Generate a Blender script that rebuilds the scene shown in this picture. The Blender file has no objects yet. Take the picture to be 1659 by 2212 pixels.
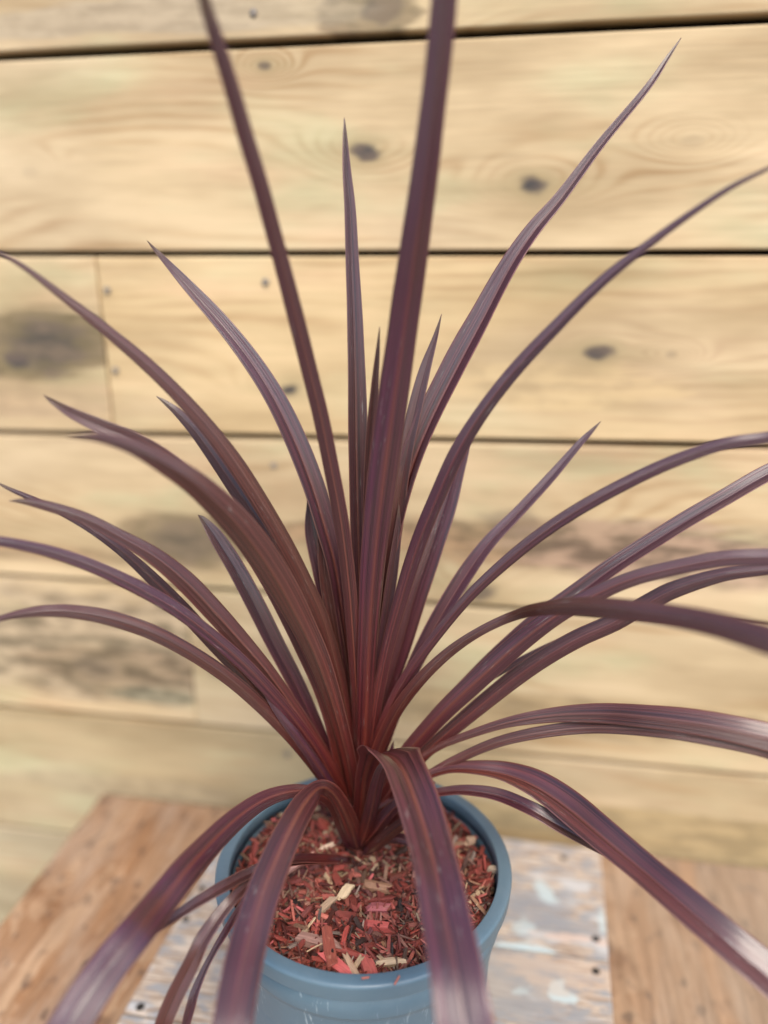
import bpy, bmesh, math, random
from mathutils import Vector, Matrix, noise as mnoise
R = math.radians
random.seed(7)
scene = bpy.context.scene
col = scene.collection

# ------------------------------------------------------------------ camera
CAM = Vector((0.0, 0.0, 0.60))
PITCH = R(17.97)
FPX, CX, CY = 1730.0, 829.5, 1106.0
SN, CS = math.sin(PITCH), math.cos(PITCH)
cd = bpy.data.cameras.new('camera')
cam = bpy.data.objects.new('camera', cd); col.objects.link(cam)
cam.location = CAM
cam.rotation_euler = (R(90) - PITCH, 0, 0)
cd.sensor_fit = 'VERTICAL'; cd.sensor_height = 36; cd.sensor_width = 27
cd.lens = FPX / 2212 * 36
cd.clip_start = 0.02; cd.clip_end = 60
cd.dof.use_dof = True
cd.dof.focus_distance = 0.505
cd.dof.aperture_fstop = 1.8
cd.dof.aperture_blades = 0
scene.camera = cam

# ------------------------------------------------------------------ light
SUN_DIR = Vector((0.20, -0.72, 0.88)).normalized()
w = bpy.data.worlds.new('World'); scene.world = w; w.use_nodes = True
wn = w.node_tree; bg = wn.nodes['Background']
sky = wn.nodes.new('ShaderNodeTexSky'); sky.sky_type = 'NISHITA'; sky.sun_disc = False
sky.sun_elevation = math.asin(SUN_DIR.z); sky.sun_rotation = math.atan2(SUN_DIR.x, SUN_DIR.y)
sky.air_density = 1.0; sky.dust_density = 1.6; sky.ozone_density = 1.0
wn.links.new(sky.outputs[0], bg.inputs[0]); bg.inputs[1].default_value = 0.15
sd = bpy.data.lights.new('sun', 'SUN'); sd.energy = 1.5; sd.angle = R(28); sd.color = (1.0, 0.91, 0.77)
so = bpy.data.objects.new('sun', sd); col.objects.link(so)
so.rotation_euler = SUN_DIR.to_track_quat('Z', 'Y').to_euler(); so.location = (-2, -3, 4)
vs = scene.view_settings
vs.view_transform = 'Standard'; vs.look = 'None'; vs.gamma = 1; vs.use_curve_mapping = False
vs.exposure = 1.17

# ------------------------------------------------------------------ helpers
def ray(x, y):
    a, d = (x - CX) / FPX, (y - CY) / FPX
    return Vector((a, CS - d * SN, -(SN + d * CS)))
def on_z(x, y, z):
    r = ray(x, y); return CAM + r * ((z - CAM.z) / r.z)
def on_Y(x, y, Y):
    r = ray(x, y); return CAM + r * (Y / r.y)

def props(o, label=None, cat=None, group=None, kind=None):
    if label: o['label'] = label
    if cat: o['category'] = cat
    if group: o['group'] = group
    if kind: o['kind'] = kind
    return o
def empty(name, mat, **k):
    o = bpy.data.objects.new(name, None); col.objects.link(o); o.matrix_world = mat
    o.empty_display_size = 0.02
    return props(o, **k)
def mesh_obj(name, verts, faces, mat, parent=None, smooth=False, uvs=None, cols=None, bevel=0):
    me = bpy.data.meshes.new(name)
    me.from_pydata([tuple(v) for v in verts], [], faces)
    if uvs:
        ul = me.uv_layers.new(name='UVMap')
        for l in me.loops: ul.data[l.index].uv = uvs[l.vertex_index]
    if cols:
        ca = me.color_attributes.new('tint', 'FLOAT_COLOR', 'POINT')
        flat = []
        for c in cols: flat += [c[0], c[1], c[2], 1.0]
        ca.data.foreach_set('color', flat)
    if bevel:
        bm = bmesh.new(); bm.from_mesh(me)
        bmesh.ops.recalc_face_normals(bm, faces=bm.faces)
        bmesh.ops.bevel(bm, geom=list(bm.edges), offset=bevel, segments=3, affect='EDGES', profile=0.5)
        bm.to_mesh(me); bm.free()
    me.materials.append(mat)
    if smooth: me.polygons.foreach_set('use_smooth', [True] * len(me.polygons))
    me.update()
    o = bpy.data.objects.new(name, me); col.objects.link(o)
    if parent: o.parent = parent
    return o
BOXF = [(0,1,3,2),(4,6,7,5),(0,4,5,1),(2,3,7,6),(0,2,6,4),(1,5,7,3)]

class NT:
    def __init__(s, name):
        s.m = bpy.data.materials.new(name); s.m.use_nodes = True
        s.t = s.m.node_tree; s.b = s.t.nodes['Principled BSDF']; s.out = s.t.nodes['Material Output']
    def n(s, t, **k):
        nd = s.t.nodes.new(t)
        for a, v in k.items(): setattr(nd, a, v)
        return nd
    def put(s, sock, v):
        if hasattr(v, 'is_output'): s.t.links.new(v, sock)
        elif v is not None: sock.default_value = v
    def M(s, op, a, b=None, c=None, clamp=False):
        nd = s.n('ShaderNodeMath', operation=op, use_clamp=clamp)
        for i, v in enumerate((a, b, c)): s.put(nd.inputs[i], v)
        return nd.outputs[0]
    def ss(s, x, lo, hi):
        nd = s.n('ShaderNodeMapRange', interpolation_type='SMOOTHSTEP')
        s.put(nd.inputs[0], x); nd.inputs[1].default_value = lo; nd.inputs[2].default_value = hi
        if lo > hi:
            nd.inputs[1].default_value = hi; nd.inputs[2].default_value = lo
            nd.inputs[3].default_value = 1; nd.inputs[4].default_value = 0
        return nd.outputs[0]
    def mix(s, f, a, b, mode='MIX'):
        nd = s.n('ShaderNodeMix', data_type='RGBA', blend_type=mode)
        s.put(nd.inputs[0], f)
        for i, v in ((6, a), (7, b)):
            if isinstance(v, tuple) and len(v) == 3: v = v + (1,)
            s.put(nd.inputs[i], v)
        return nd.outputs[2]
    def xyz(s, x, y, z):
        nd = s.n('ShaderNodeCombineXYZ')
        for i, v in enumerate((x, y, z)): s.put(nd.inputs[i], v)
        return nd.outputs[0]
    def noise(s, vec, scale=1, detail=3, rough=.5, dist=0):
        nd = s.n('ShaderNodeTexNoise'); s.put(nd.inputs['Vector'], vec)
        nd.inputs['Scale'].default_value = scale; nd.inputs['Detail'].default_value = detail
        nd.inputs['Roughness'].default_value = rough; nd.inputs['Distortion'].default_value = dist
        return nd.outputs[0]
    def sepobj(s, which='Object'):
        tc = s.n('ShaderNodeTexCoord'); sp = s.n('ShaderNodeSeparateXYZ')
        s.t.links.new(tc.outputs[which], sp.inputs[0]); return sp.outputs[0], sp.outputs[1], sp.outputs[2]
    def bump(s, h, strength=.2, dist=.001):
        nd = s.n('ShaderNodeBump'); s.put(nd.inputs['Height'], h)
        nd.inputs['Strength'].default_value = strength; nd.inputs['Distance'].default_value = dist
        s.t.links.new(nd.outputs[0], s.b.inputs['Normal']); return nd.outputs[0]
    def set(s, color=None, rough=None, spec=None):
        if color is not None:
            s.put(s.b.inputs['Base Color'], color + (1,) if isinstance(color, tuple) and len(color) == 3 else color)
        if rough is not None: s.put(s.b.inputs['Roughness'], rough)
        if spec is not None: s.b.inputs['Specular IOR Level'].default_value = spec
        return s.m

# ------------------------------------------------------------------ frames of the table and the wall
A = on_z(224, 1711, 0); B = on_z(1502, 1855, 0)
U = (B - A).normalized()                     # along the wall, to the right
Nw = Vector((U.y, -U.x, 0))                  # out of the wall, to the camera
O = A + U * ((-A).dot(U))                    # wall foot nearest x=0
O.z = 0
WM = Matrix(((U.x, -Nw.x, 0, O.x), (U.y, -Nw.y, 0, O.y), (0, 0, 1, 0), (0, 0, 0, 1)))  # local x=U, y=into the wall, z up
WI = WM.inverted()
def on_wall(x, y):                           # -> local (u, z) on the wall face
    r = ray(x, y); t = (O - CAM).dot(Nw) / r.dot(Nw)
    p = WI @ (CAM + r * t); return p.x, p.z

# ------------------------------------------------------------------ pine plank material
def pine(name, seed, knots=(), stains_shade=(), light=(.53,.40,.24), dark=(.35,.215,.10), freq=34, green=.5, pink=.35, warp=1.0):
    s = NT(name); x, y, z = s.sepobj()
    xs = s.M('ADD', x, seed * 3.7)
    low = s.noise(s.xyz(s.M('MULTIPLY', xs, 1.6), 0.0, s.M('MULTIPLY', z, 7)), 1, 2)
    mid = s.noise(s.xyz(s.M('MULTIPLY', xs, 5), 3.0, s.M('MULTIPLY', z, 28)), 1, 2)
    f = s.M('ADD', s.M('MULTIPLY', z, freq * 2.2), s.M('MULTIPLY', low, 9.5 * warp))
    f = s.M('ADD', f, s.M('MULTIPLY', mid, 1.6))
    kmask = None; halo = None
    kn = s.noise(s.xyz(s.M('MULTIPLY', xs, 30), 7.0, s.M('MULTIPLY', z, 70)), 1, 3)
    for (kx, kz, kr, str_) in knots:
        dx = s.M('SUBTRACT', x, kx); dz = s.M('SUBTRACT', z, kz)
        g = s.M('ADD', s.M('POWER', s.M('ABSOLUTE', s.M('DIVIDE', dx, kr * 6)), 2.0), s.M('POWER', s.M('ABSOLUTE', s.M('DIVIDE', dz, kr * 2.6)), 2.0))
        e = s.M('EXPONENT', s.M('MULTIPLY', g, -1.0))
        f = s.M('ADD', f, s.M('MULTIPLY', e, 5.0))
        d = s.M('SQRT', s.M('ADD', s.M('POWER', s.M('ABSOLUTE', s.M('DIVIDE', dx, kr * 1.5)), 2.0), s.M('POWER', s.M('ABSOLUTE', s.M('DIVIDE', dz, kr * .85)), 2.0)))
        d = s.M('ADD', d, s.M('MULTIPLY', s.M('SUBTRACT', kn, .5), 2.2))
        k = s.M('MULTIPLY', s.ss(d, 1.2, .45), str_)
        h = s.M('MULTIPLY', s.ss(d, 2.9, .8), .5 * str_)
        tl = s.M('ADD', s.M('POWER', s.M('ABSOLUTE', s.M('DIVIDE', dx, kr * 6.5)), 2.0), s.M('POWER', s.M('ABSOLUTE', s.M('DIVIDE', dz, kr * .8)), 2.0))
        h = s.M('MAXIMUM', h, s.M('MULTIPLY', s.M('EXPONENT', s.M('MULTIPLY', tl, -1.0)), .45 * str_))
        kmask = k if kmask is None else s.M('MAXIMUM', kmask, k)
        halo = h if halo is None else s.M('MAXIMUM', halo, h)
    ring = s.M('ADD', s.M('MULTIPLY', s.M('SINE', s.M('MULTIPLY', f, 6.2832)), .5), .5)
    ring = s.M('POWER', ring, 2.2)
    amt = s.M('MULTIPLY', ring, s.ss(s.noise(s.xyz(s.M('MULTIPLY', xs, 4), 9.0, s.M('MULTIPLY', z, 16)), 1, 3), .42, .72))
    c = s.mix(s.M('MULTIPLY', amt, .78), light, dark)
    n2 = s.noise(s.xyz(s.M('MULTIPLY', xs, 5), 5.0, s.M('MULTIPLY', z, 16)), 1, 3)
    c = s.mix(s.M('MULTIPLY', s.ss(n2, .5, .75), green), c, (.43, .45, .27))
    n3 = s.noise(s.xyz(s.M('MULTIPLY', xs, 4), 15.0, s.M('MULTIPLY', z, 20)), 1, 3)
    c = s.mix(s.M('MULTIPLY', s.ss(n3, .52, .78), pink), c, (.60, .38, .24))
    n4 = s.noise(s.xyz(s.M('MULTIPLY', xs, 2.2), 25.0, s.M('MULTIPLY', z, 5)), 1, 2)
    c = s.mix(s.M('MULTIPLY', s.ss(n4, .45, .7), .35), c, (.50, .40, .29))
    fine = s.noise(s.xyz(s.M('MULTIPLY', xs, 9), 1.0, s.M('MULTIPLY', z, 420)), 1, 2)
    c = s.mix(.55, c, s.mix(fine, (.72, .70, .66), (1.22, 1.22, 1.2)), 'MULTIPLY')
    tone = s.noise(s.xyz(s.M('MULTIPLY', xs, 3.2), 35.0, s.M('MULTIPLY', z, 14)), 1, 4, .6)
    c = s.mix(.8, c, s.mix(s.ss(tone, .32, .68), (.66, .62, .56), (1.12, 1.12, 1.12)), 'MULTIPLY')
    st = s.noise(s.xyz(s.M('MULTIPLY', xs, 9), 17.0, s.M('MULTIPLY', z, 95)), 1, 4, .6)
    for (sx, sz, rx, rz, colr, a) in stains_shade:
        dx = s.M('DIVIDE', s.M('SUBTRACT', x, sx), rx); dz = s.M('DIVIDE', s.M('SUBTRACT', z, sz), rz)
        d = s.M('ADD', s.M('MULTIPLY', dx, dx), s.M('MULTIPLY', dz, dz))
        d = s.M('ADD', d, s.M('MULTIPLY', s.M('SUBTRACT', n2, .5), 2.6)); d = s.M('ADD', d, s.M('MULTIPLY', s.M('SUBTRACT', st, .5), 2.6))
        c = s.mix(s.M('MULTIPLY', s.ss(d, 1.3, .6), a), c, s.mix(s.ss(s.M('ADD', s.M('MULTIPLY', st, .5), s.M('MULTIPLY', kn, .5)), .42, .58), tuple(q * (1.12 if colr[0] > .3 else 1.5) for q in colr), tuple(q * (.75 if colr[0] > .3 else .5) for q in colr)))
    if kmask is not None:
        c = s.mix(halo, c, (.28, .22, .11)); c = s.mix(kmask, c, s.mix(s.ss(kn, .4, .6), (.115, .085, .065), (.055, .048, .045)))
    s.bump(s.M('ADD', fine, s.M('MULTIPLY', ring, .5)), .25, .0006)
    return s.set(c, .72, .25)

# ------------------------------------------------------------------ ground
def flat(name, pts, mat, **k):
    o = mesh_obj(name, pts, [tuple(range(len(pts)))], mat); return props(o, **k)
s = NT('paving'); x, y, z = s.sepobj()
c = s.mix(s.noise(s.xyz(x, y, z), 6, 6, .6), (.16, .15, .14), (.30, .28, .25))
gm = s.set(c, .85, .2)
flat('ground', [(-3, -2.5, -.62), (3, -2.5, -.62), (3, 3, -.62), (-3, 3, -.62)], gm, kind='structure')

# ------------------------------------------------------------------ plank wall
wall = empty('plank_wall', WM, label='wall of wide pale pine planks with dark knots and narrow black gaps', cat='wall')
UL, UR = -1.05, 0.95
def gap(xl, yl, xr, yr):
    a = on_wall(xl, yl); b = on_wall(xr, yr); m = (b[1] - a[1]) / (b[0] - a[0])
    return lambda u: a[1] + m * (u - a[0])
G = [gap(0, -330, 1659, -405), gap(0, 121, 1659, 38), gap(0, 549, 1659, 546), gap(0, 934, 1659, 966), gap(0, 1243, 1659, 1352),
     gap(0, 1528, 1659, 1680), gap(0, 1784, 1659, 1990), gap(0, 2020, 1659, 2260), gap(0, 2330, 1659, 2600)]
G.insert(0, None)
def plank(ul, ur, top, bot, mat, gt=.0024, gb=.0024, yoff=0.0, ge=.0003, thick=.022):
    V = []
    for yy in (yoff, yoff + thick):
        for (u, f, g) in ((ul + ge, bot, gb), (ur - ge, bot, gb), (ul + ge, top, -gt), (ur - ge, top, -gt)):
            V.append((u, yy, f(u) + g))
    # order to match BOXF
    return mesh_obj('plank', V, BOXF, mat, wall, bevel=.0022)
def K(x, y, r, st=1.0):
    u, zz = on_wall(x, y); return (u, zz, r, st)
def ST(x, y, rx, ry, colr, a):
    u, zz = on_wall(x, y); k = .75 / FPX; return (u, zz, rx * k, ry * k, colr, a)
j1 = on_wall(224, 740)[0]; j2 = on_wall(413, 1420)[0]
GREY = (.125, .085, .05); BRN = (.25, .155, .085)
plank(UL, UR, G[1], G[2], pine('pine_top', 2, [K(820, 20, .014, .6)], [ST(800, 25, 90, 45, GREY, .75), ST(300, 40, 420, 30, (.38,.31,.22), .6)], warp=.6), .003, .0034)
plank(UL, UR, G[2], G[3], pine('pine_broad', 3, [K(790, 328, .0085), K(1148, 400, .0085), K(570, 142, .004, .8), K(1500, 300, .006, .12), K(60, 370, .006, .12)], [], freq=30, pink=.3, warp=1.1), .0034, .0026, .002)
plank(UL, j1, G[3], G[4], pine('pine_knotty', 4, [K(100, 745, .034, .75), K(40, 780, .012)], [ST(90, 748, 190, 85, GREY, .95), ST(60, 860, 300, 40, (.45,.31,.19), .6)], pink=.6), .0026, .0024, -.001)
plank(j1, UR, G[3], G[4], pine('pine_golden', 5, [K(624, 842, .008), K(1288, 765, .0085), K(1450, 765, .004, .3)], [ST(1200, 840, 260, 50, (.52,.38,.2), .5)], light=(.55,.405,.225), green=.3), .0026, .0028, .001)
plank(UL, UR, G[4], G[5], pine('pine_banded', 6, [K(400, 1170, .03, .5), K(1105, 1130, .018, .45), K(1030, 1275, .012, .8)],
      [ST(400, 1165, 160, 75, GREY, .75), ST(1150, 1175, 560, 52, BRN, .8), ST(1500, 1200, 400, 75, (.25,.17,.12), .7), ST(150, 1200, 300, 22, BRN, .55)], green=.75, freq=40), .0028, .0026, -.001)
plank(UL, j2, G[5], G[6], pine('pine_greyed', 8, [K(200, 1440, .02, .3)], [ST(190, 1400, 700, 150, (.29,.22,.14), .85), ST(230, 1440, 260, 60, (.20,.14,.085), .8), ST(330, 1505, 130, 28, (.15,.14,.09), .7)], pink=.3), .0026, .002, .002)
plank(j2, UR, G[5], G[6], pine('pine_honey', 9, [K(470, 1455, .008, .35)], [ST(1200, 1545, 800, 55, (.33,.24,.13), .85)], light=(.49,.38,.235), freq=26), .0026, .002, .0)
plank(UL, UR, G[6], G[7], pine('pine_low', 10, [K(620, 1629, .004, .5)], [ST(250, 1700, 350, 40, (.36,.28,.17), .7), ST(1350, 1800, 700, 70, (.32,.235,.12), .85)], freq=22, light=(.42,.325,.19)), .002, .002, .001)  # shade low on the wall, painted as darker base colour and patches
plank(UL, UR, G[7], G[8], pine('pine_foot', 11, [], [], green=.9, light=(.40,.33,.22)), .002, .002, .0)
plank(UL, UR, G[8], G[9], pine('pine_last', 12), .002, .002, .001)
bkm = NT('gap_black').set((.012, .010, .009), .9, .1)  # near-black sheet added behind the planks to keep sky light out of gaps
V = [(u, yy, zz) for yy in (.0255, .04) for (u, zz) in ((UL, -.6), (UR, -.6), (UL, .84), (UR, .84))]
mesh_obj('gap_light_block', V, BOXF, bkm, wall)

nailm = NT('nail_steel').set((.20, .17, .14), .6, .3)
def nail(c, r, up, parent, h=.0012, name='nail'):
    # domed head; c in parent's space, up = 'y' (out of wall) or 'z'
    V, F = [], []; n = 14
    prof = [(1.0, 0), (1.0, .35), (.8, .8), (.4, 1.0)]
    for (rr, hh) in prof:
        for i in range(n):
            a = 2 * math.pi * i / n; p = (math.cos(a) * rr * r, math.sin(a) * rr * r, hh * h)
            V.append((p[0], -p[2], p[1]) if up == 'y' else p)
    for k in range(len(prof) - 1):
        for i in range(n): F.append((k*n+i, k*n+(i+1) % n, (k+1)*n+(i+1) % n, (k+1)*n+i))
    F.append(tuple((len(prof)-1)*n + i for i in range(n)))
    V = [(v[0] + c[0], v[1] + c[1], v[2] + c[2]) for v in V]
    return mesh_obj(name, V, F, nailm, parent, smooth=True)
for (px, py) in ((548, 28), (232, 627), (574, 609), (250, 800), (592, 1006), (621, 1629)):
    u, zz = on_wall(px, py); nail((u, -.0005, zz), .0034, 'y', wall)

# ------------------------------------------------------------------ table board (chipboard)
s = NT('chipboard'); x, y, z = s.sepobj()
wv = s.noise(s.xyz(x, y, z), 14, 3)
vec = s.xyz(s.M('ADD', s.M('MULTIPLY', x, 36), s.M('MULTIPLY', wv, 4)), s.M('ADD', s.M('MULTIPLY', y, 7), s.M('MULTIPLY', wv, 3)), 0.0)
vo = s.n('ShaderNodeTexVoronoi'); s.put(vo.inputs['Vector'], vec); vo.inputs['Scale'].default_value = 1.5
spv = s.n('ShaderNodeSeparateColor'); s.t.links.new(vo.outputs['Color'], spv.inputs[0])
big = s.noise(s.xyz(s.M('MULTIPLY', x, 2.2), s.M('MULTIPLY', y, .6), z), 12, 5, .65)
c = s.mix(spv.outputs[0], (.26, .135, .065), (.38, .245, .145))
c = s.mix(s.M('MULTIPLY', s.ss(big, .42, .68), .8), c, (.33, .23, .155))
c = s.mix(s.M('MULTIPLY', s.ss(s.noise(s.xyz(s.M('ADD', x, 5), y, z), 16, 3), .55, .72), .75), c, (.14, .06, .025))
c = s.mix(s.M('MULTIPLY', s.ss(s.noise(s.xyz(s.M('MULTIPLY', s.M('ADD', x, 9), 1.8), y, z), 42, 4), .56, .68), .7), c, (.09, .055, .04))
c = s.mix(s.M('MULTIPLY', s.ss(x, .02, .25), .6), c, (.27, .21, .15))
stx = (WI @ on_z(1560, 2150, 0)).x
sd_ = s.M('ABSOLUTE', s.M('SUBTRACT', s.M('ADD', x, s.M('MULTIPLY', wv, .02)), stx + .01))
c = s.mix(s.M('MULTIPLY', s.ss(sd_, .013, .002), .25), c, (.38, .20, .09))
fg = s.noise(s.xyz(s.M('MULTIPLY', x, 160), s.M('MULTIPLY', y, 14), 0.0), 1, 4, .6)
c = s.mix(.8, c, s.mix(s.ss(fg, .3, .7), (.78, .76, .74), (1.18, 1.18, 1.18)), 'MULTIPLY')
s.bump(fg, .3, .001)
chip = s.set(c, .7, .25)
ol = (WI @ on_z(224, 1711, 0)).x; ol2 = (WI @ on_z(0, 1998, 0)); ofx = WI @ on_z(224, 1711, 0)
sl = (ol2.x - ofx.x) / (ol2.y - ofx.y)
yb, yf = -.003, -.78
V = [(xx, yy, zz) for zz in (-.034, 0) for (xx, yy) in ((ofx.x + sl * (yf - ofx.y), yf), (.80, yf), (ofx.x + sl * yb, yb), (.80, yb))]
tb = mesh_obj('table_board', V, BOXF, chip, bevel=.0015)
tb.matrix_world = WM
props(tb, 'worn orange brown wooden table top against the plank wall', 'table top')

# ------------------------------------------------------------------ whitewashed pallet boards under the pot
ZB = .020
board = empty('pallet_platform', WM, label='weathered whitewashed pallet boards under the blue pot', cat='platform')
def L3(v): return WI @ v
a1, a2 = L3(on_z(468, 1833, ZB)), L3(on_z(252, 2212, ZB))
b1, b2 = L3(on_z(1298, 1850, ZB)), L3(on_z(1326, 2210, ZB))
fl = lambda yy: a1.x + (a2.x - a1.x) * (yy - a1.y) / (a2.y - a1.y)
fr = lambda yy: b1.x + (b2.x - b1.x) * (yy - b1.y) / (b2.y - b1.y)
seam = L3(on_z(1177, 2056, ZB)).y
ys = [b1.y + .012, seam, seam - .115, seam - .235, seam - .35]
def whitewash(name, seed, cover, smears=()):
    s = NT(name); x, y, z = s.sepobj()
    xs = s.M('ADD', x, seed * 2.3)
    gr = s.noise(s.xyz(s.M('MULTIPLY', xs, 34), s.M('MULTIPLY', y, 430), 0.0), 1, 3)
    g2 = s.noise(s.xyz(s.M('MULTIPLY', xs, 42), s.M('MULTIPLY', y, 105), 4.0), 1, 4, .6)
    g3 = s.noise(s.xyz(s.M('MULTIPLY', xs, 20), s.M('MULTIPLY', y, 36), 8.0), 1, 3)
    c = s.mix(s.ss(gr, .3, .7), (.25, .17, .115), (.60, .50, .40))
    c = s.mix(s.M('MULTIPLY', s.ss(s.M('ADD', g2, s.M('MULTIPLY', gr, .25)), .60, .72), .8), c, (.25, .265, .28))
    c = s.mix(s.M('MULTIPLY', s.ss(g3, .62 - cover, .75 - cover), .85), c, s.mix(g2, (.42, .43, .44), (.54, .52, .49)))
    pits = s.noise(s.xyz(s.M('MULTIPLY', xs, 110), s.M('MULTIPLY', y, 330), 2.0), 1, 3)
    c = s.mix(s.M('MULTIPLY', s.ss(pits, .60, .70), .6), c, (.22, .20, .19))
    for (px, py, rx, ry, rot, colr, a) in smears:
        p = L3(on_z(px, py, ZB)); dx0 = s.M('SUBTRACT', x, p.x); dy0 = s.M('SUBTRACT', y, p.y)
        cr, sr = math.cos(rot), math.sin(rot)
        dx = s.M('DIVIDE', s.M('ADD', s.M('MULTIPLY', dx0, cr), s.M('MULTIPLY', dy0, sr)), rx)
        dy = s.M('DIVIDE', s.M('SUBTRACT', s.M('MULTIPLY', dy0, cr), s.M('MULTIPLY', dx0, sr)), ry)
        d = s.M('ADD', s.M('MULTIPLY', dx, dx), s.M('MULTIPLY', dy, dy))
        d = s.M('ADD', d, s.M('MULTIPLY', s.M('SUBTRACT', g2, .5), 5.5))
        c = s.mix(s.M('MULTIPLY', s.ss(d, 1.2, .5), a), c, colr)
    s.bump(s.M('ADD', gr, s.M('MULTIPLY', g2, .6)), .4, .0008)
    return s.set(c, .7, .3)
TQ = (.46, .54, .54); GB = (.235, .25, .27)
wms = [whitewash('whitewash_back', 1, .10, [(1160, 1960, .032, .022, .1, GB, .6), (1240, 2010, .04, .012, 0, GB, .6), (1180, 1930, .008, .018, .5, TQ, .8), (1130, 2005, .01, .012, 0, TQ, .6), (1260, 2030, .05, .005, 0, (.60,.45,.36), .7), (1300, 1990, .004, .018, 0, TQ, .7), (1130, 2048, .030, .0045, 0, TQ, .95)]),
       whitewash('whitewash_middle', 2, .0, [(1120, 2120, .045, .03, 0, (.33,.31,.29), .75), (1205, 2130, .006, .014, -.3, TQ, .9), (1222, 2155, .009, .006, 0, TQ, .9), (1220, 2100, .05, .02, 0, (.50,.38,.29), .5), (1160, 2190, .05, .012, 0, GB, .5), (1130, 2140, .01, .006, .4, TQ, .5)]),
       whitewash('whitewash_front', 3, .1), whitewash('whitewash_near', 4, .1)]
for i in range(4):
    y1, y0 = ys[i] - .0009, ys[i + 1] + .0009
    V = [(xx, yy, zz) for zz in (.0004, ZB) for (xx, yy) in ((fl(y0), y0), (fr(y0), y0), (fl(y1), y1), (fr(y1), y1))]
    p = mesh_obj('plank', V, BOXF, wms[i], board, bevel=.0014)
    if i < 2:
        for (px, py) in (((1287, 2028), (436, 1920), (401, 1985), (1217, 1853)), ((1287, 2098), (303, 2175)))[i]:
            q = L3(on_z(px, py, ZB)); nail((q.x, q.y, ZB - .0003), .0036, 'z', p, .0009)
darkn = NT('rusty_nail').set((.03, .025, .022), .7, .2)
for o in bpy.data.objects:
    if o.name.startswith('nail') and o.parent and o.parent.parent is board: o.data.materials[0] = darkn

# ------------------------------------------------------------------ pot
PC = Vector((-.0139, .4535, 0)); RIMZ = .200; RR = .1015
pot = empty('plant_pot', Matrix.Translation((PC.x, PC.y, ZB)), label='round slate blue plastic plant pot full of red wood chips', cat='plant pot')
def lathe(name, prof, mat, parent, n=160, closed=False):
    V, F = [], []
    for (r, zz) in prof:
        for i in range(n):
            a = 2 * math.pi * i / n
            V.append((r * math.cos(a), r * math.sin(a), zz))
    m = len(prof)
    for k in range(m if closed else m - 1):
        k2 = (k + 1) % m
        for i in range(n): F.append((k*n+i, k*n+(i+1) % n, k2*n+(i+1) % n, k2*n+i))
    return mesh_obj(name, V, F, mat, parent, smooth=True)
s = NT('slate_blue_plastic'); x, y, z = s.sepobj()
an = s.M('ARCTAN2', y, x)
sc = s.noise(s.xyz(s.M('MULTIPLY', an, 26), s.M('MULTIPLY', z, 45), 0.0), 1, 4, .65, .6)
rg = s.noise(s.xyz(s.M('MULTIPLY', an, 3), s.M('MULTIPLY', z, 6), 5.0), 1, 2)
scm = s.M('MULTIPLY', s.ss(sc, .60, .68), s.ss(rg, .42, .60))
du = s.noise(s.xyz(x, y, z), 60, 5, .65)
c = s.mix(s.M('MULTIPLY', s.ss(du, .4, .75), .35), (.078, .130, .168), (.115, .165, .200))
c = s.mix(s.M('MULTIPLY', s.M('MULTIPLY', scm, s.ss(z, .166, .160)), .6), c, (.45, .52, .55))
s.bump(s.noise(s.xyz(s.M('MULTIPLY', an, 8), s.M('MULTIPLY', z, 30), 0.0), 1, 3), .12, .0015)
plastic = s.set(c, s.M('ADD', .30, s.M('MULTIPLY', du, .22)), .5)
H = RIMZ - ZB
def arc(cx, cz, r, a0, a1, n=6):
    return [(cx + r * math.cos(R(a0 + (a1 - a0) * i / n)), cz + r * math.sin(R(a0 + (a1 - a0) * i / n))) for i in range(n + 1)]
lip = [(RR - .0098, H - .012), (RR - .0096, H - .003)] + arc(RR - .0084, H - .0010, .0010, 170, 90, 4) + [(RR - .0045, H + .0002)] + arc(RR - .0024, H - .0024, .0024, 80, 0, 5) + \
      [(RR - .0003, H - .006), (RR - .0006, H - .0105)] + arc(RR - .0018, H - .0112, .0011, 0, -90, 4) + [(RR - .0052, H - .0122)]
lathe('rim', lip, plastic, pot, closed=True)
RB = RR - .0062
body = [(.0, .001), (.066, .001), (.0705, .003), (.0715, .008)]
def br(zz): return .0715 + (RB - .0012 - .0715) * (zz / (H - .034))
for zz in (.03, .06, .09, .12, H - .0375): body.append((br(zz), zz))
body += [(RB - .0008, H - .0335), (RB + .0000, H - .0325), (RB + .0003, H - .0315), (RB + .0008, H - .0118), (RR - .0094, H - .0118), (RR - .0098, H - .020), (RR - .014, H - .10), (.068, .004), (.0, .004)]
lathe('pot_body', body, plastic, pot)

# ------------------------------------------------------------------ wood chip mulch
s = NT('dyed_wood_chip')
at = s.n('ShaderNodeAttribute', attribute_name='tint')
tc = s.n('ShaderNodeTexCoord'); sp = s.n('ShaderNodeSeparateXYZ'); s.t.links.new(tc.outputs['UV'], sp.inputs[0])
geo = s.n('ShaderNodeNewGeometry')
off = s.M('MULTIPLY', geo.outputs['Random Per Island'], 80)
fib = s.noise(s.xyz(s.M('ADD', s.M('MULTIPLY', sp.outputs[0], 2.0), off), s.M('MULTIPLY', sp.outputs[1], 26), off), 1, 3, .6)
pat = s.noise(s.xyz(s.M('ADD', s.M('MULTIPLY', sp.outputs[0], 2.5), off), s.M('MULTIPLY', sp.outputs[1], 3), off), 1, 3, .6)
c = s.mix(.9, at.outputs['Color'], s.mix(fib, (.20, .18, .17), (1.7, 1.65, 1.65)), 'MULTIPLY')
c = s.mix(s.M('MULTIPLY', s.ss(pat, .62, .74), .5), c, (.36, .17, .11))
c = s.mix(s.M('MULTIPLY', s.ss(pat, .38, .26), .6), c, (.07, .025, .02))
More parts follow.
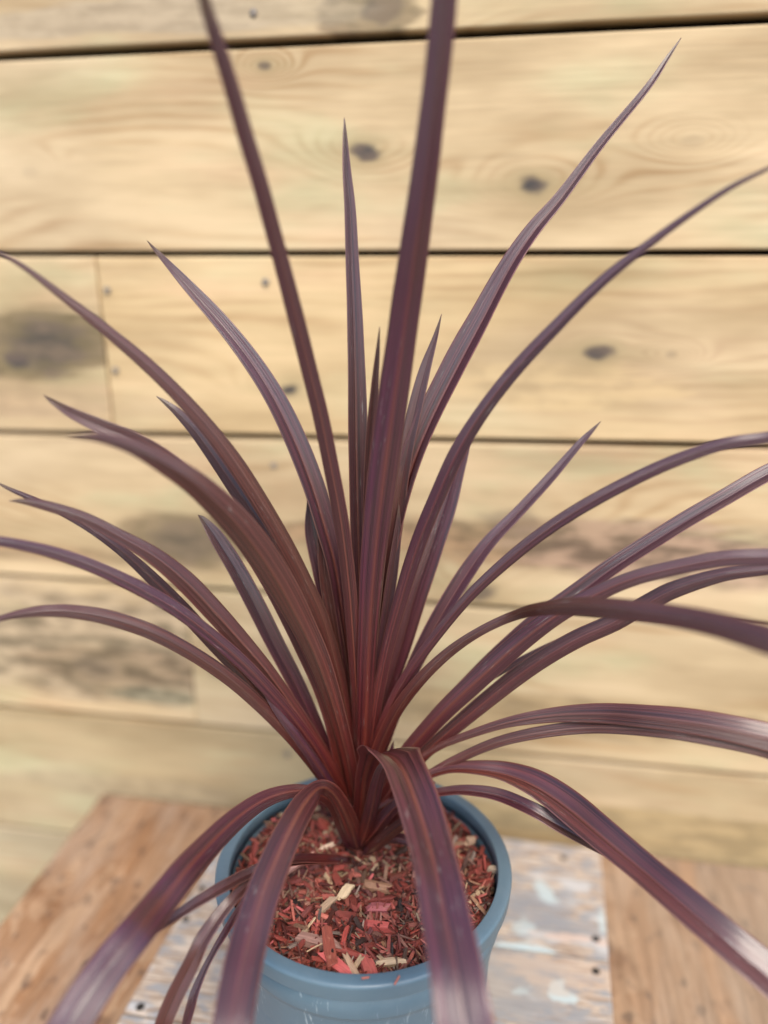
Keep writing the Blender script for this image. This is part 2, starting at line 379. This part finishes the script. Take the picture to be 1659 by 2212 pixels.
s.bump(fib, .55, .0006)
chipm = s.set(c, .62, .35)
SC = Vector((-.0195, .484, 0))     # where the stem leaves the mulch
MZ = RIMZ - .0145
cv, cf, cuv, cc = [], [], [], []
PAL = [((.21,.045,.032), 30), ((.19,.037,.026), 24), ((.28,.082,.058), 17), ((.115,.028,.018), 15), ((.36,.17,.12), 7), ((.56,.40,.24), 5), ((.22,.12,.07), 9), ((.19,.14,.11), 4), ((.045,.022,.016), 9), ((.28,.06,.055), 4)]
PC_, PW = [p[0] for p in PAL], [p[1] for p in PAL]
def surf(x, y):
    r = math.hypot(x - PC.x, y - PC.y)
    v = mnoise.noise(Vector((x * 32, y * 32, 3))) * .004
    v -= .004 * math.exp(-((x - SC.x) ** 2 + (y - SC.y) ** 2) / .0009)
    return MZ + v + .002 * (1 - (r / .09) ** 2)
def chip_piece(p, yaw, tilt, roll, ln, wd, th, colr, uvo):
    b0 = len(cv)
    m = Matrix.Translation(p) @ Matrix.Rotation(yaw, 4, 'Z') @ Matrix.Rotation(tilt, 4, 'Y') @ Matrix.Rotation(roll, 4, 'X')
    n = 6
    cs = [(-.5, -.5), (.0 + random.uniform(-.15, .15), -.55 + random.uniform(0, .1)), (.5, -.42), (.48, .45), (random.uniform(-.2, .2), .5 + random.uniform(-.05, .15)), (-.5, .4)]
    cs = [(a + random.uniform(-.09, .09), b + random.uniform(-.12, .12)) for a, b in cs]
    bend = random.uniform(-.12, .12) * ln; taper0 = random.uniform(.75, 1.0); taper1 = random.uniform(.6, 1.05)
    st = [(-.5, taper0), (-.30, 1.0), (.05, 1.03), (.33, .95), (.5, taper1)]
    tw = random.uniform(-.3, .3)
    for k, (t, sc_) in enumerate(st):
        for i, (a, b) in enumerate(cs):
            jx = random.uniform(-.5, .5) * wd * 1.1 if k in (0, 4) else 0
            ca, sa = math.cos(tw * t), math.sin(tw * t)
            yy, zz = a * wd * sc_, b * th * sc_
            jj = random.uniform(-.04, .04) * wd
            v = m @ Vector((t * ln + jx, yy * ca - zz * sa + bend * (t * t) * .6 + jj, yy * sa + zz * ca + bend * (t * t)))
            cv.append(v); cuv.append((t * ln * 60 + uvo, (i / 6.0) * (wd + th) * 130 + uvo)); cc.append(colr)
    for k in range(4):
        for i in range(n):
            cf.append((b0+k*n+i, b0+k*n+(i+1) % n, b0+(k+1)*n+(i+1) % n, b0+(k+1)*n+i))
    cf.append(tuple(b0 + i for i in reversed(range(n)))); cf.append(tuple(b0 + 4*n + i for i in range(n)))
RM = RR - .0125
def shade(c, k): return tuple(min(1, q * k) for q in c)
def scatter(N, lr, wr, tr, dz, tiltmax, region=None):
    for _ in range(N):
        while True:
            a = random.uniform(0, 2 * math.pi); r = RM * math.sqrt(random.random()) * 1.0
            x, y = PC.x + r * math.cos(a), PC.y + r * math.sin(a)
            if math.hypot(x - SC.x, y - SC.y) < .010: continue
            if region and random.random() > region(x - PC.x, y - PC.y): continue
            break
        ln = random.uniform(*lr) * random.choice((.7, 1, 1, 1.2)); wd = min(random.uniform(*wr), ln * .6); th = min(random.uniform(*tr), wd)
        yaw = random.uniform(0, math.pi * 2)
        # keep long chips from poking through the pot wall
        ex, ey = x + math.cos(yaw) * ln / 2, y + math.sin(yaw) * ln / 2
        ex2, ey2 = x - math.cos(yaw) * ln / 2, y - math.sin(yaw) * ln / 2
        lim = RR - .0115
        for (qx, qy) in ((ex, ey), (ex2, ey2)):
            q = math.hypot(qx - PC.x, qy - PC.y)
            if q > lim:
                k = (q - lim) / q; x -= (qx - PC.x) * k; y -= (qy - PC.y) * k
        cl = random.choices(PC_, PW)[0]
        chip_piece(Vector((x, y, surf(x, y) + random.uniform(*dz))), yaw, random.gauss(0, tiltmax), random.uniform(-.7, .7), ln, wd, th, shade(cl, random.choice((.35, .6, .85, 1.0, 1.2, 1.45) if cl[1] < .15 else (.35, .5, .7, .85))), random.uniform(0, 50))
fine_r = lambda x, y: 1.0 if x > .02 else .45
coarse_r = lambda x, y: .35 if x > .03 else 1.0
scatter(450, (.012, .022), (.003, .006), (.002, .004), (-.009, -.005), .3)
scatter(900, (.010, .020), (.0016, .0036), (.0012, .0026), (-.005, .0), .42)
scatter(800, (.010, .022), (.0013, .0034), (.0010, .0026), (-.002, .003), .42, coarse_r)
scatter(1500, (.008, .019), (.0007, .0018), (.0005, .0013), (-.002, .0042), .46)
scatter(900, (.007, .015), (.0006, .0015), (.0004, .0011), (-.001, .0045), .45, fine_r)
scatter(90, (.014, .022), (.0030, .0050), (.0022, .0040), (.001, .0042), .30, coarse_r)
# the chips one can pick out
def spot(px, py, yaw, ln, wd, th, colr, tilt=0.0, up=.005):
    p = on_z(px, py, MZ + up); chip_piece(p, yaw, tilt, .1, ln, wd, th, colr, random.uniform(0, 50))
spot(747, 1925, .9, .0095, .0065, .0022, (.56, .42, .25), -.35, .008)
spot(815, 1915, -.25, .017, .0062, .005, (.30, .16, .09), 0, .006)
spot(815, 1962, .02, .014, .0058, .004, (.34, .10, .10), 0, .006)
spot(812, 2000, -.12, .0165, .0056, .0042, (.38, .075, .06), 0, .006)
spot(692, 2035, -.25, .027, .0068, .005, (.24, .13, .10), 0, .006)
spot(712, 2048, -1.35, .026, .0068, .0045, (.22, .055, .035), .1, .008)
spot(760, 2090, -1.1, .018, .0042, .003, (.42, .28, .18), 0, .006)
spot(845, 2078, .08, .016, .0042, .003, (.50, .37, .23), 0, .005)
spot(795, 2090, 1.9, .02, .0075, .003, (.42, .10, .08), 0, .005)
spot(728, 2085, -.75, .024, .0062, .004, (.50, .11, .10), 0, .005)
spot(706, 1955, .9, .014, .0045, .0028, (.36, .25, .16), 0, .006)
spot(1080, 1880, -.25, .014, .004, .003, (.36, .28, .20), 0, .006)
spot(1015, 1815, .5, .007, .005, .003, (.42, .28, .18), 0, .006)
spot(590, 1845, 1.5, .017, .0045, .003, (.42, .28, .18), 0, .006)
spot(648, 1865, .55, .021, .004, .003, (.50, .26, .20), -.2, .008)
spot(706, 1828, .5, .011, .003, .002, (.66, .48, .34), -.1, .007)
spot(700, 1780, 2.3, .012, .0075, .004, (.30, .055, .035), 0, .006)
spot(745, 2018, 1.4, .014, .003, .002, (.35, .06, .045), 0, .008)
# two splinters fallen on the rim
for (px, py, yw, ln) in ((857, 2118, 1.1, .008), (790, 2112, .2, .0055)):
    p = on_z(px, py, RIMZ + .0012); chip_piece(p, yw, 0, 0, ln * .8, .0012, .0006, (.36, .13, .10), 3)
mul = mesh_obj('wood_chip_mulch', cv, cf, chipm, uvs=cuv, cols=cc)
props(mul, 'red dyed wood chips filling the blue pot', 'mulch', kind='stuff')
s = NT('dark_compost'); x, y, z = s.sepobj()
soil_m = s.set(s.mix(s.noise(s.xyz(x, y, z), 400, 4), (.010, .006, .005), (.05, .024, .018)), .95, .1)
n = 72; V = [(PC.x, PC.y, MZ - .007)] + [(PC.x + (RR - .0108) * math.cos(2*math.pi*i/n), PC.y + (RR - .0108) * math.sin(2*math.pi*i/n), MZ - .008) for i in range(n)]
props(mesh_obj('potting_soil', V, [(0, i + 1, (i + 1) % n + 1) for i in range(n)], soil_m), 'dark compost showing between the red wood chips', 'soil', kind='stuff')

# ------------------------------------------------------------------ plant
def leafmat():
    s = NT('burgundy_leaf')
    tc = s.n('ShaderNodeTexCoord'); sp = s.n('ShaderNodeSeparateXYZ'); s.t.links.new(tc.outputs['UV'], sp.inputs[0])
    u, v = sp.outputs[0], sp.outputs[1]
    oi = s.n('ShaderNodeObjectInfo'); spc = s.n('ShaderNodeSeparateColor'); s.t.links.new(oi.outputs['Color'], spc.inputs[0]); rnd = spc.outputs[0]; ro = s.M('MULTIPLY', oi.outputs['Random'], 40)
    geo = s.n('ShaderNodeNewGeometry')
    cdist = s.M('MULTIPLY', s.M('ABSOLUTE', s.M('SUBTRACT', u, .5)), 2.0)
    vein = s.noise(s.xyz(s.M('MULTIPLY', u, 17), s.M('MULTIPLY', v, 1.0), ro), 1, 3, .8)
    vein2 = s.noise(s.xyz(s.M('MULTIPLY', u, 6), s.M('MULTIPLY', v, 1.6), ro), 1, 2, .5)
    blot = s.noise(s.xyz(s.M('MULTIPLY', u, 2), s.M('MULTIPLY', v, 7), ro), 1, 3, .6)
    r2 = spc.outputs[1]
    blade = s.mix(rnd, (.044, .0075, .019), (.064, .0145, .0095))
    blade = s.mix(s.M('MULTIPLY', s.ss(blot, .4, .7), .5), blade, (.060, .020, .016))
    base = s.mix(s.ss(vein2, .3, .7), (.050, .006, .007), (.13, .018, .010))
    c = s.mix(s.ss(v, .50, .10), blade, base)
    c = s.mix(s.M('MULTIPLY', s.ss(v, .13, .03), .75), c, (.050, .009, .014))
    c = s.mix(.9, c, s.mix(s.ss(vein, .34, .66), (.32, .28, .32), (1.9, 1.85, 1.8)), 'MULTIPLY')
    mid = s.M('MULTIPLY', s.ss(s.M('ADD', cdist, s.M('MULTIPLY', s.M('SUBTRACT', vein2, .5), .12)), .22, .02), s.M('MULTIPLY', s.ss(v, 1.0, .5), s.M('ADD', s.M('MULTIPLY', r2, .6), .2)))
    c = s.mix(mid, c, s.mix(rnd, (.17, .035, .02), (.15, .052, .03)))
    c = s.mix(s.M('MULTIPLY', s.ss(cdist, .90, .985), .5), c, (.26, .09, .065))
    c = s.mix(s.M('MULTIPLY', s.ss(s.M('ADD', v, s.M('MULTIPLY', blot, .03)), .975, 1.0), .7), c, (.11, .06, .03))
    scr = s.noise(s.xyz(s.M('MULTIPLY', u, 16), s.M('MULTIPLY', v, 30), s.M('ADD', ro, 7)), 1, 4, .7)
    where = s.noise(s.xyz(s.M('MULTIPLY', u, 1), s.M('MULTIPLY', v, 4), s.M('ADD', ro, 3)), 1, 1)
    c = s.mix(s.M('MULTIPLY', s.M('MULTIPLY', s.ss(scr, .60, .68), s.ss(where, .53, .62)), .5), c, (.26, .24, .21))
    s.bump(s.M('ADD', s.M('MULTIPLY', vein, 1.2), s.M('MULTIPLY', vein2, .8)), .8, .0007)
    rough = s.M('ADD', .24, s.M('MULTIPLY', vein, .22))
    s.set(c, rough, .75); s.b.inputs['Coat Weight'].default_value = .45; s.b.inputs['Coat Roughness'].default_value = .2
    tr = s.n('ShaderNodeBsdfTranslucent'); s.put(tr.inputs[0], s.mix(.5, c, (.45, .10, .04)))
    mx = s.n('ShaderNodeMixShader'); mx.inputs[0].default_value = .08
    s.t.links.new(s.b.outputs[0], mx.inputs[1]); s.t.links.new(tr.outputs[0], mx.inputs[2]); s.t.links.new(mx.outputs[0], s.out.inputs[0])
    return s.m
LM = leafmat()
plant = empty('cordyline', Matrix.Translation((SC.x, SC.y, MZ)), label='burgundy cordyline with a fountain of long narrow strap leaves growing in the pot', cat='plant')
PO = plant.matrix_world.translation.copy()
def cr(a, b, c, d, t):
    return .5 * ((2 * b) + (-a + c) * t + (2*a - 5*b + 4*c - d) * t * t + (-a + 3*b - 3*c + d) * t ** 3)
YB = .482
DB = .025
WK = .83
def leaf(pts, Yt, Yb=YB, p=1.4, b=.65, fold=.38, roll=0.0, flip=1, rolltip=0.0, base='in', wk=1.0, rev=False, hue=None, rib=None, near=0.0):
    """pts run tip -> base: (x, y, apparent width[, distance])"""
    pts = [tuple(q) for q in pts]
    if rev: pts = pts[::-1]
    if base == 'in': pts += [(777 + (pts[-1][0] - 777) * .28, 1762, 32), (774 + (pts[-1][0] - 777) * .10, 1815, 27)]
    pts = pts[::-1]                                   # base -> tip
    L = [0]
    for i in range(1, len(pts)): L.append(L[-1] + math.hypot(pts[i][0] - pts[i-1][0], pts[i][1] - pts[i-1][1]))
    LT = L[-1]
    P = []
    for q, l in zip(pts, L):
        Y = (q[3] if len(q) > 3 else Yb + (Yt - Yb) * (l / LT) ** p) + DB * (1 - l / LT) ** 2.5 * (1 if len(q) > 3 or Yb < .48 else 0)
        Y -= near * (l / LT) ** 2
        P.append((q[0], q[1], q[2] * ((.88 + .12 * min(1, l / LT / .45)) if base == 'in' else 1), Y))
    P = [tuple(2 * P[0][k] - P[1][k] for k in range(4))] + P + [tuple(2 * P[-1][k] - P[-2][k] for k in range(4))]
    C, W, TT = [], [], []
    for i in range(1, len(P) - 2):
        m = 9
        for j in range(m + (1 if i == len(P) - 3 else 0)):
            t = j / m
            q = [cr(P[i-1][k], P[i][k], P[i+1][k], P[i+2][k], t) for k in range(4)]
            C.append(on_Y(q[0], q[1], q[3])); W.append(max(q[2], .6))
    n = len(C)
    l3 = [0]
    for i in range(1, n): l3.append(l3[-1] + (C[i] - C[i-1]).length)
    hd = Vector((C[-1].x - C[0].x, C[-1].y - C[0].y, 0))
    hd = hd.normalized() if hd.length > .03 else Vector((0, -1 if Yt < Yb else 1, 0))
    V, UV, F = [], [], []
    NA = 16
    prevS = None; prevB = None; seed = random.uniform(0, 100)
    Ss = []
    for i in range(n):
        T = (C[min(i+1, n-1)] - C[max(i-1, 0)]).normalized()
        Nd = (Vector((0, 0, 1)) - hd * .7); Nn = (Nd - T * Nd.dot(T)).normalized()
        Sn = T.cross(Nn)
        Vd = (CAM - C[i]).normalized(); Sb = T.cross(Vd)
        sb = Sb.length; Sb = Sb.normalized()
        if prevB is None:
            if Sb.dot(Sn) < 0: Sb = -Sb
        elif Sb.dot(prevB) < 0: Sb = -Sb
        if sb > .15: prevB = Sb
        d = Sn.dot(Sb)
        bb = b * min(1, sb / .4)
        if b > .3: bb = bb + (1 - bb) * max(0, min(1, (.45 - d) / .5))
        S = (Sn * (1 - bb) + Sb * bb).normalized()
        if prevS and S.dot(prevS) < 0: S = -S
        prevS = S; Ss.append((S, T, Sb))
    for _ in range(10):
        Ss2 = []
        for i in range(n):
            a = Ss[max(i-1, 0)][0] + Ss[i][0] * 2 + Ss[min(i+1, n-1)][0]; Ss2.append((a.normalized(), Ss[i][1], Ss[i][2]))
        Ss = Ss2
    for i in range(n):
        S, T, Sb = Ss[i]; t = l3[i] / l3[-1]
        ang = roll + rolltip * t
        S = (S - T * S.dot(T)).normalized()
        S = Matrix.Rotation(ang, 3, T) @ S
        Nn = S.cross(T) * flip
        k = max(.55, abs(S.dot(Sb)))
        zc = (C[i] - CAM).dot(Vector((0, CS, -SN)))
        hw = .5 * W[i] * zc / FPX / k * wk * WK
        fd = fold * (1.5 - .6 * t) if t < .85 else fold * (1.5 - .51)
        fd = 1.3 * fold * (1.5 - .6 * min(t * 1.3, 1))
        for j in range(NA + 1):
            a = -1 + 2 * j / NA; aa = abs(a)
            wob = mnoise.noise(Vector((seed, l3[i] * 22, 2 if a > 0 else 6))) * .18 * aa * aa
            edge = 1 + .05 * mnoise.noise(Vector((seed + 9, l3[i] * 30, 1 if a > 0 else 4)))
            hgt = fd * aa + .5 * wob + .012 * math.sin(a * 19 + seed) + .05 * math.sin(l3[i] * 30 + seed + a)
            if aa < .1: hgt -= .03 * (1 - aa / .1)
            V.append(C[i] + S * (a * hw * edge) + Nn * (hgt * hw) - PO)
            UV.append((j / NA, t))
    for i in range(n - 1):
        for j in range(NA):
            q = i * (NA + 1) + j; F.append((q, q + 1, q + NA + 2, q + NA + 1))
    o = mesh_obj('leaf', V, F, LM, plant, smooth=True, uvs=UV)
    o.color = (random.random() if hue is None else hue, random.random() if rib is None else rib, 0, 1)
    md = o.modifiers.new('thickness', 'SOLIDIFY'); md.thickness = .00045; md.offset = 0
    return o

T1 = .6
# --- leaves at the back
leaf([(1012,925,1),(1003,965,26),(980,1030,44),(955,1110,55),(925,1200,57),(898,1280,56),(868,1390,46),(842,1480,34),(822,1550,26),(805,1650,26)], .53, .475, b=.8, fold=.25, wk=1.2, hue=.4, rib=0)
leaf([(954,678,1),(940,730,14),(918,800,30),(898,880,38),(880,960,40),(865,1060,38),(850,1180,36),(830,1350,32),(805,1550,28)], .525, .475, b=.8, fold=.3)
leaf([(664,1062,1),(668,1090,14),(672,1150,34),(692,1240,40),(710,1320,42),(728,1420,36),(748,1530,30),(768,1650,28)], .51, .475, b=.8, fold=.3)
leaf([(690,1090,1),(694,1150,22),(704,1250,34),(722,1350,36),(738,1440,32),(752,1560,28)], .50, .475, b=.7)
leaf([(862,1090,1),(858,1160,20),(845,1260,28),(828,1380,28),(812,1500,26),(800,1640,24)], .50, .47, b=.8)
leaf([(1298,910,1),(1275,935,12),(1250,962,18),(1190,1032,26),(1120,1108,30),(1060,1170,36),(1012,1235,42),(962,1315,42),(920,1392,40),(880,1475,36),(850,1555,32),(815,1660,28)], .53, .47, b=.7)
leaf([(1292,1340,1),(1240,1372,14),(1150,1415,18),(1000,1500,22),(900,1600,22),(840,1680,22)], .50, .47, b=.7)
# --- upright middle
leaf([(744,254,1),(745,300,12),(748,370,22),(754,450,29),(758,548,34),(764,700,40),(768,850,47),(770,1000,50),(774,1200,48),(778,1400,42),(784,1600,34)], .53, .47, b=.75, fold=.55, roll=.25, hue=.6)
leaf([(820,706,1),(815,770,12),(808,850,20),(800,950,24),(795,1100,26),(792,1300,28),(790,1550,28)], .47, .465, b=.8)
leaf([(1471,82,1),(1440,130,11),(1400,190,17),(1300,312,23),(1215,427,31),(1155,500,40),(1102,580,49),(1046,685,56),(990,790,62),(940,890,60),(900,985,55),(870,1085,50),(845,1200,45),(822,1340,40),(805,1480,34),(795,1620,30)], .56, .475, b=.6, fold=.5, roll=-.15, hue=.5)
leaf([(435,-40,1),(441,0,30),(462,70,36),(497,180,41),(532,300,43),(565,410,42),(602,548,42),(632,660,43),(660,770,43),(690,890,42),(715,1010,41),(737,1130,40),(753,1260,38),(764,1400,35),(772,1550,32)], .40, .462, b=.8, fold=.22, hue=.55, rib=.5)
leaf([(318,520,1),(335,540,9),(362,570,18),(405,618,30),(470,690,40),(535,772,48),(590,858,54),(635,950,58),(672,1045,58),(700,1135,54),(724,1225,48),(740,1330,42),(755,1450,36),(765,1600,32)], .53, .47, b=.65, fold=.35, hue=.3)
leaf([(338,856,1),(358,870,12),(385,892,22),(425,935,32),(475,1005,38),(525,1078,42),(575,1150,40),(622,1235,38),(664,1325,36),(702,1425,34),(735,1540,32)], .48, .465, b=.65)
leaf([(-40,530,1),(0,546,9),(60,582,14),(150,650,22),(210,696,28),(300,770,34),(380,845,38),(450,922,42),(510,1000,46),(562,1080,46),(610,1160,44),(655,1245,40),(694,1330,38),(724,1430,36),(748,1540,32),(762,1640,30)], .44, .462, b=.6, fold=.5, roll=.2, hue=1, rib=.2)
leaf([(1760,312,1),(1659,364,9),(1580,404,14),(1500,456,18),(1400,528,23),(1300,608,29),(1200,706,34),(1112,800,37),(1042,890,39),(988,978,42),(942,1080,43),(902,1180,42),(868,1290,40),(838,1400,36),(814,1520,32),(796,1650,28)], .43, .46, b=.65, fold=.25, hue=0, rib=.1)
leaf([(972,-200,20),(968,-90,48),(962,0,60),(944,180,60),(922,360,62),(896,545,68),(872,720,70),(850,880,72),(832,1010,72),(814,1160,66),(802,1300,56),(794,1450,46),(788,1600,38)], .405, .456, b=.85, fold=.42, roll=.12, wk=1.12, hue=.0, rib=.35)
# --- left fan
leaf([(428,1112,1),(440,1125,18),(468,1165,40),(508,1230,46),(550,1310,48),(590,1390,47),(630,1465,44),(665,1535,38),(698,1610,34),(730,1690,30)], .50, .465, b=.65, hue=.3)
leaf([(94,853,1),(115,868,14),(155,892,27),(220,922,38),(285,948,40),(350,985,42),(420,1040,42),(500,1130,44),(580,1250,44),(650,1390,42),(710,1540,36)], .44, .462, b=.7, flip=-1)
leaf([(142,943,1),(175,943,14),(220,946,28),(290,967,40),(360,1005,55),(422,1047,66),(488,1108,76),(548,1180,80),(600,1258,76),(642,1335,68),(678,1410,60),(708,1490,52),(735,1580,44),(755,1660,38)], .375, .455, b=.6, fold=.3, hue=.9, rib=.3)
leaf([(-10,1040,1),(20,1056,9),(80,1082,15),(150,1115,20),(215,1155,22),(275,1200,27),(335,1255,34),(400,1322,38),(470,1400,36),(540,1475,34),(610,1560,32),(680,1650,30)], .45, .462, b=.6, fold=.5)
leaf([(20,1082,1),(50,1083,14),(95,1091,25),(180,1118,30),(262,1160,36),(335,1202,46),(400,1255,54),(460,1318,54),(520,1385,50),(572,1445,44),(622,1512,38),(672,1585,34),(722,1665,30)], .425, .458, b=.55, fold=.4)
leaf([(-90,1155,10),(-20,1166,24),(40,1176,28),(120,1195,31),(205,1225,35),(300,1270,37),(380,1316,37),(450,1368,36),(520,1428,36),(582,1492,35),(642,1562,33),(700,1645,31)], .40, .456, b=.6, fold=.3)
leaf([(-50,1358,1),(-10,1340,12),(35,1328,20),(90,1320,29),(150,1320,35),(230,1333,39),(320,1362,39),(400,1402,38),(480,1454,37),(550,1512,36),(620,1582,35),(680,1655,33),(730,1725,31)], .40, .455, b=.5, fold=.45)
leaf([(560,1480,1),(600,1540,16),(640,1590,24),(690,1660,28),(735,1730,30)], .455, .455, b=.7)
# --- right fan
leaf([(1790,905,1),(1730,925,20),(1659,945,30),(1560,960,31),(1450,998,33),(1350,1045,34),(1250,1100,34),(1160,1160,33),(1080,1225,31),(1010,1292,29),(940,1375,29),(882,1455,29),(840,1535,29),(802,1650,28)], .42, .46, b=.6, fold=.35)
leaf([(1840,930,1),(1740,985,34),(1659,1025,43),(1580,1070,44),(1480,1128,44),(1400,1178,44),(1320,1230,45),(1240,1290,48),(1170,1340,46),(1100,1400,44),(1020,1475,42),(940,1560,38),(860,1660,32)], .50, .47, b=.6, fold=.4, hue=.4)
leaf([(1860,1205,1),(1750,1200,38),(1659,1203,44),(1560,1207,42),(1450,1228,40),(1360,1252,40),(1280,1287,42),(1200,1330,48),(1120,1390,54),(1050,1452,57),(980,1516,54),(920,1578,48),(868,1640,42),(815,1720,34)], .40, .458, b=.6, fold=.3)
leaf([(1860,1215,1),(1740,1222,20),(1659,1230,28),(1560,1242,36),(1460,1272,44),(1400,1302,46),(1330,1342,47),(1250,1378,46),(1180,1418,46),(1110,1466,47),(1040,1522,45),(980,1572,41),(920,1625,36),(850,1700,32)], .43, .46, b=.55, fold=.45)
leaf([(1860,1450,20,.32),(1760,1415,70,.325),(1659,1382,66,.335),(1550,1350,58,.35),(1450,1330,52,.365),(1350,1316,48,.38),(1250,1310,42,.40),(1165,1316,30,.42),(1100,1334,22,.44),(1030,1368,21,.445),(962,1416,25,.45),(900,1478,29,.452),(850,1550,31,.455),(812,1640,31,.457)], .37, .457, b=.6, fold=.22, hue=1, rib=.3, wk=1.15, near=.03)
leaf([(1850,1660,30,.38),(1740,1620,66,.385),(1659,1592,64,.39),(1540,1566,60,.40),(1400,1548,52,.415),(1300,1541,44,.43),(1200,1544,34,.44),(1100,1560,24,.445),(1010,1588,18,.45),(940,1618,16,.455),(880,1665,20,.457)], .38, .457, b=.55, fold=.22, hue=.9, rib=.2, wk=1.15)
leaf([(1800,1668,30,.385),(1720,1640,44,.388),(1640,1614,46,.392),(1540,1594,42,.40),(1440,1580,36,.41),(1330,1572,32,.425),(1250,1572,32,.435),(1160,1583,31,.44),(1075,1603,28,.445),(1000,1634,25,.45),(935,1668,22,.453),(870,1715,24,.455)], .38, .455, b=.55, fold=.22)
leaf([(1820,2280,60,.30),(1740,2190,86,.305),(1659,2112,86,.315),(1560,2026,80,.33),(1460,1940,74,.35),(1380,1872,70,.37),(1300,1806,72,.39),(1230,1748,72,.41),(1160,1702,60,.425),(1095,1676,46,.435),(1030,1664,32,.44),(965,1664,22,.445),(900,1690,22,.448),(835,1750,28,.452)], .3, .45, b=.35, fold=.3, base='low', wk=1.15, hue=.6, rib=.6)
leaf([(1420,1910,1,.385),(1340,1860,18,.395),(1270,1820,30,.405),(1200,1780,38,.415),(1145,1748,36,.42),(1090,1724,33,.43),(1035,1712,28,.435),(975,1710,22,.44),(905,1728,22,.445),(840,1785,30,.45)], .38, .45, b=.5, fold=.35, base='low')
# --- low ring, drooping to the front
leaf([(1035,2420,100,.225),(1020,2310,134,.235),(1003,2212,132,.25),(985,2100,122,.27),(964,1990,112,.295),(944,1890,104,.32),(918,1790,98,.35),(890,1710,92,.375),(866,1660,80,.395),(836,1636,62,.415),(806,1640,44,.43),(790,1680,40,.44),(784,1740,38,.445),(779,1790,34,.448),(775,1832,28,.452)], .2, .45, b=.15, fold=.26, base='low', hue=.35, rib=.8, wk=1.15, near=-.03)
leaf([(480,2420,80,.25),(490,2310,98,.26),(502,2212,96,.275),(520,2110,93,.295),(542,2020,88,.315),(568,1930,82,.335),(600,1850,75,.355),(634,1778,66,.375),(664,1728,56,.393),(692,1702,38,.408),(718,1712,34,.418),(742,1750,38,.428),(760,1795,40,.44),(772,1835,32,.449)], .2, .45, b=.55, fold=.2, base='low', hue=.6, rib=.9, wk=1.1, near=-.015)
leaf([(60,2400,70,.245),(120,2270,100,.26),(180,2165,100,.275),(240,2080,94,.29),(300,2008,88,.305),(350,1945,80,.325),(402,1880,72,.345),(458,1818,60,.37),(518,1762,50,.393),(578,1724,40,.41),(640,1708,30,.422),(690,1716,26,.43),(722,1742,32,.436),(744,1790,38,.445),(764,1838,32,.452)], .2, .45, b=.75, fold=.25, base='low', hue=.15, rib=.7, wk=1.08, near=-.01)
leaf([(250,2065,1,.33),(290,2042,13,.335),(330,2014,20,.34),(373,1985,24,.35),(430,1948,27,.36),(485,1916,29,.37),(540,1888,28,.385),(590,1868,26,.395),(640,1858,24,.41),(700,1858,22,.43),(760,1860,14,.445)], .3, .45, b=.5, fold=.4, base='low')
leaf([(330,2290,20,.335),(352,2215,42,.34),(374,2160,44,.345),(402,2104,43,.35),(434,2044,40,.355),(472,1985,35,.362),(512,1935,28,.37),(560,1892,24,.385),(620,1868,20,.40),(690,1864,18,.425),(755,1862,12,.44)], .3, .45, b=.4, fold=.4, base='low')
leaf([(392,2270,14,.352),(402,2212,22,.356),(416,2162,24,.36),(434,2115,20,.365),(455,2070,16,.37),(490,2010,18,.378),(540,1930,18,.39)], .3, .45, b=.5, fold=.5, base='low')
# --- short blades round the stem foot
leaf([(950,1862,1,.425),(925,1845,14,.43),(900,1826,22,.435),(868,1812,26,.44),(835,1812,28,.445),(806,1830,30,.45),(778,1855,22,.455)], .4, .45, b=.4, fold=.4, base='low')
leaf([(940,1690,4,.43),(905,1708,18,.433),(872,1728,26,.437),(842,1756,32,.44),(815,1792,34,.443),(785,1828,30,.446)], .4, .45, b=.6, fold=.5, base='low')
leaf([(945,1725,4,.42),(910,1748,18,.425),(880,1772,26,.43),(850,1794,30,.435),(818,1820,30,.44),(785,1848,24,.445)], .4, .45, b=.6, fold=.5, base='low')
leaf([(850,1600,1),(842,1640,20),(830,1690,32),(812,1750,38),(795,1800,36),(782,1835,30)], .474, .474, b=.7, fold=.5, base='low')
leaf([(842,1648,12,.428),(826,1662,26,.434),(814,1700,34,.438),(803,1750,36,.441),(790,1800,36,.444),(780,1830,30,.446)], .448, .45, b=.7, fold=.5, base='low')
leaf([(760,1500,1),(766,1580,26),(772,1660,36),(778,1740,40),(778,1820,36)], .481, .481, b=.7, fold=.45, base='low')
leaf([(800,1480,1),(802,1560,26),(802,1650,36),(796,1740,38),(784,1820,34)], .481, .481, b=.7, fold=.45, base='low')
# stem
s = NT('leaf_scarred_stem'); x, y, z = s.sepobj()
nb = s.noise(s.xyz(s.M('MULTIPLY', x, 120), s.M('MULTIPLY', y, 120), s.M('MULTIPLY', z, 600)), 1, 3)
s.bump(nb, .6, .001); stm = s.set(s.mix(nb, (.03, .010, .010), (.12, .03, .02)), .6, .3)
lathe('stem', [(.0, -.012), (.0085, -.012), (.0088, .0), (.0100, .008), (.0105, .02), (.009, .045), (.006, .07), (.0, .08)], stm, plant, n=40)
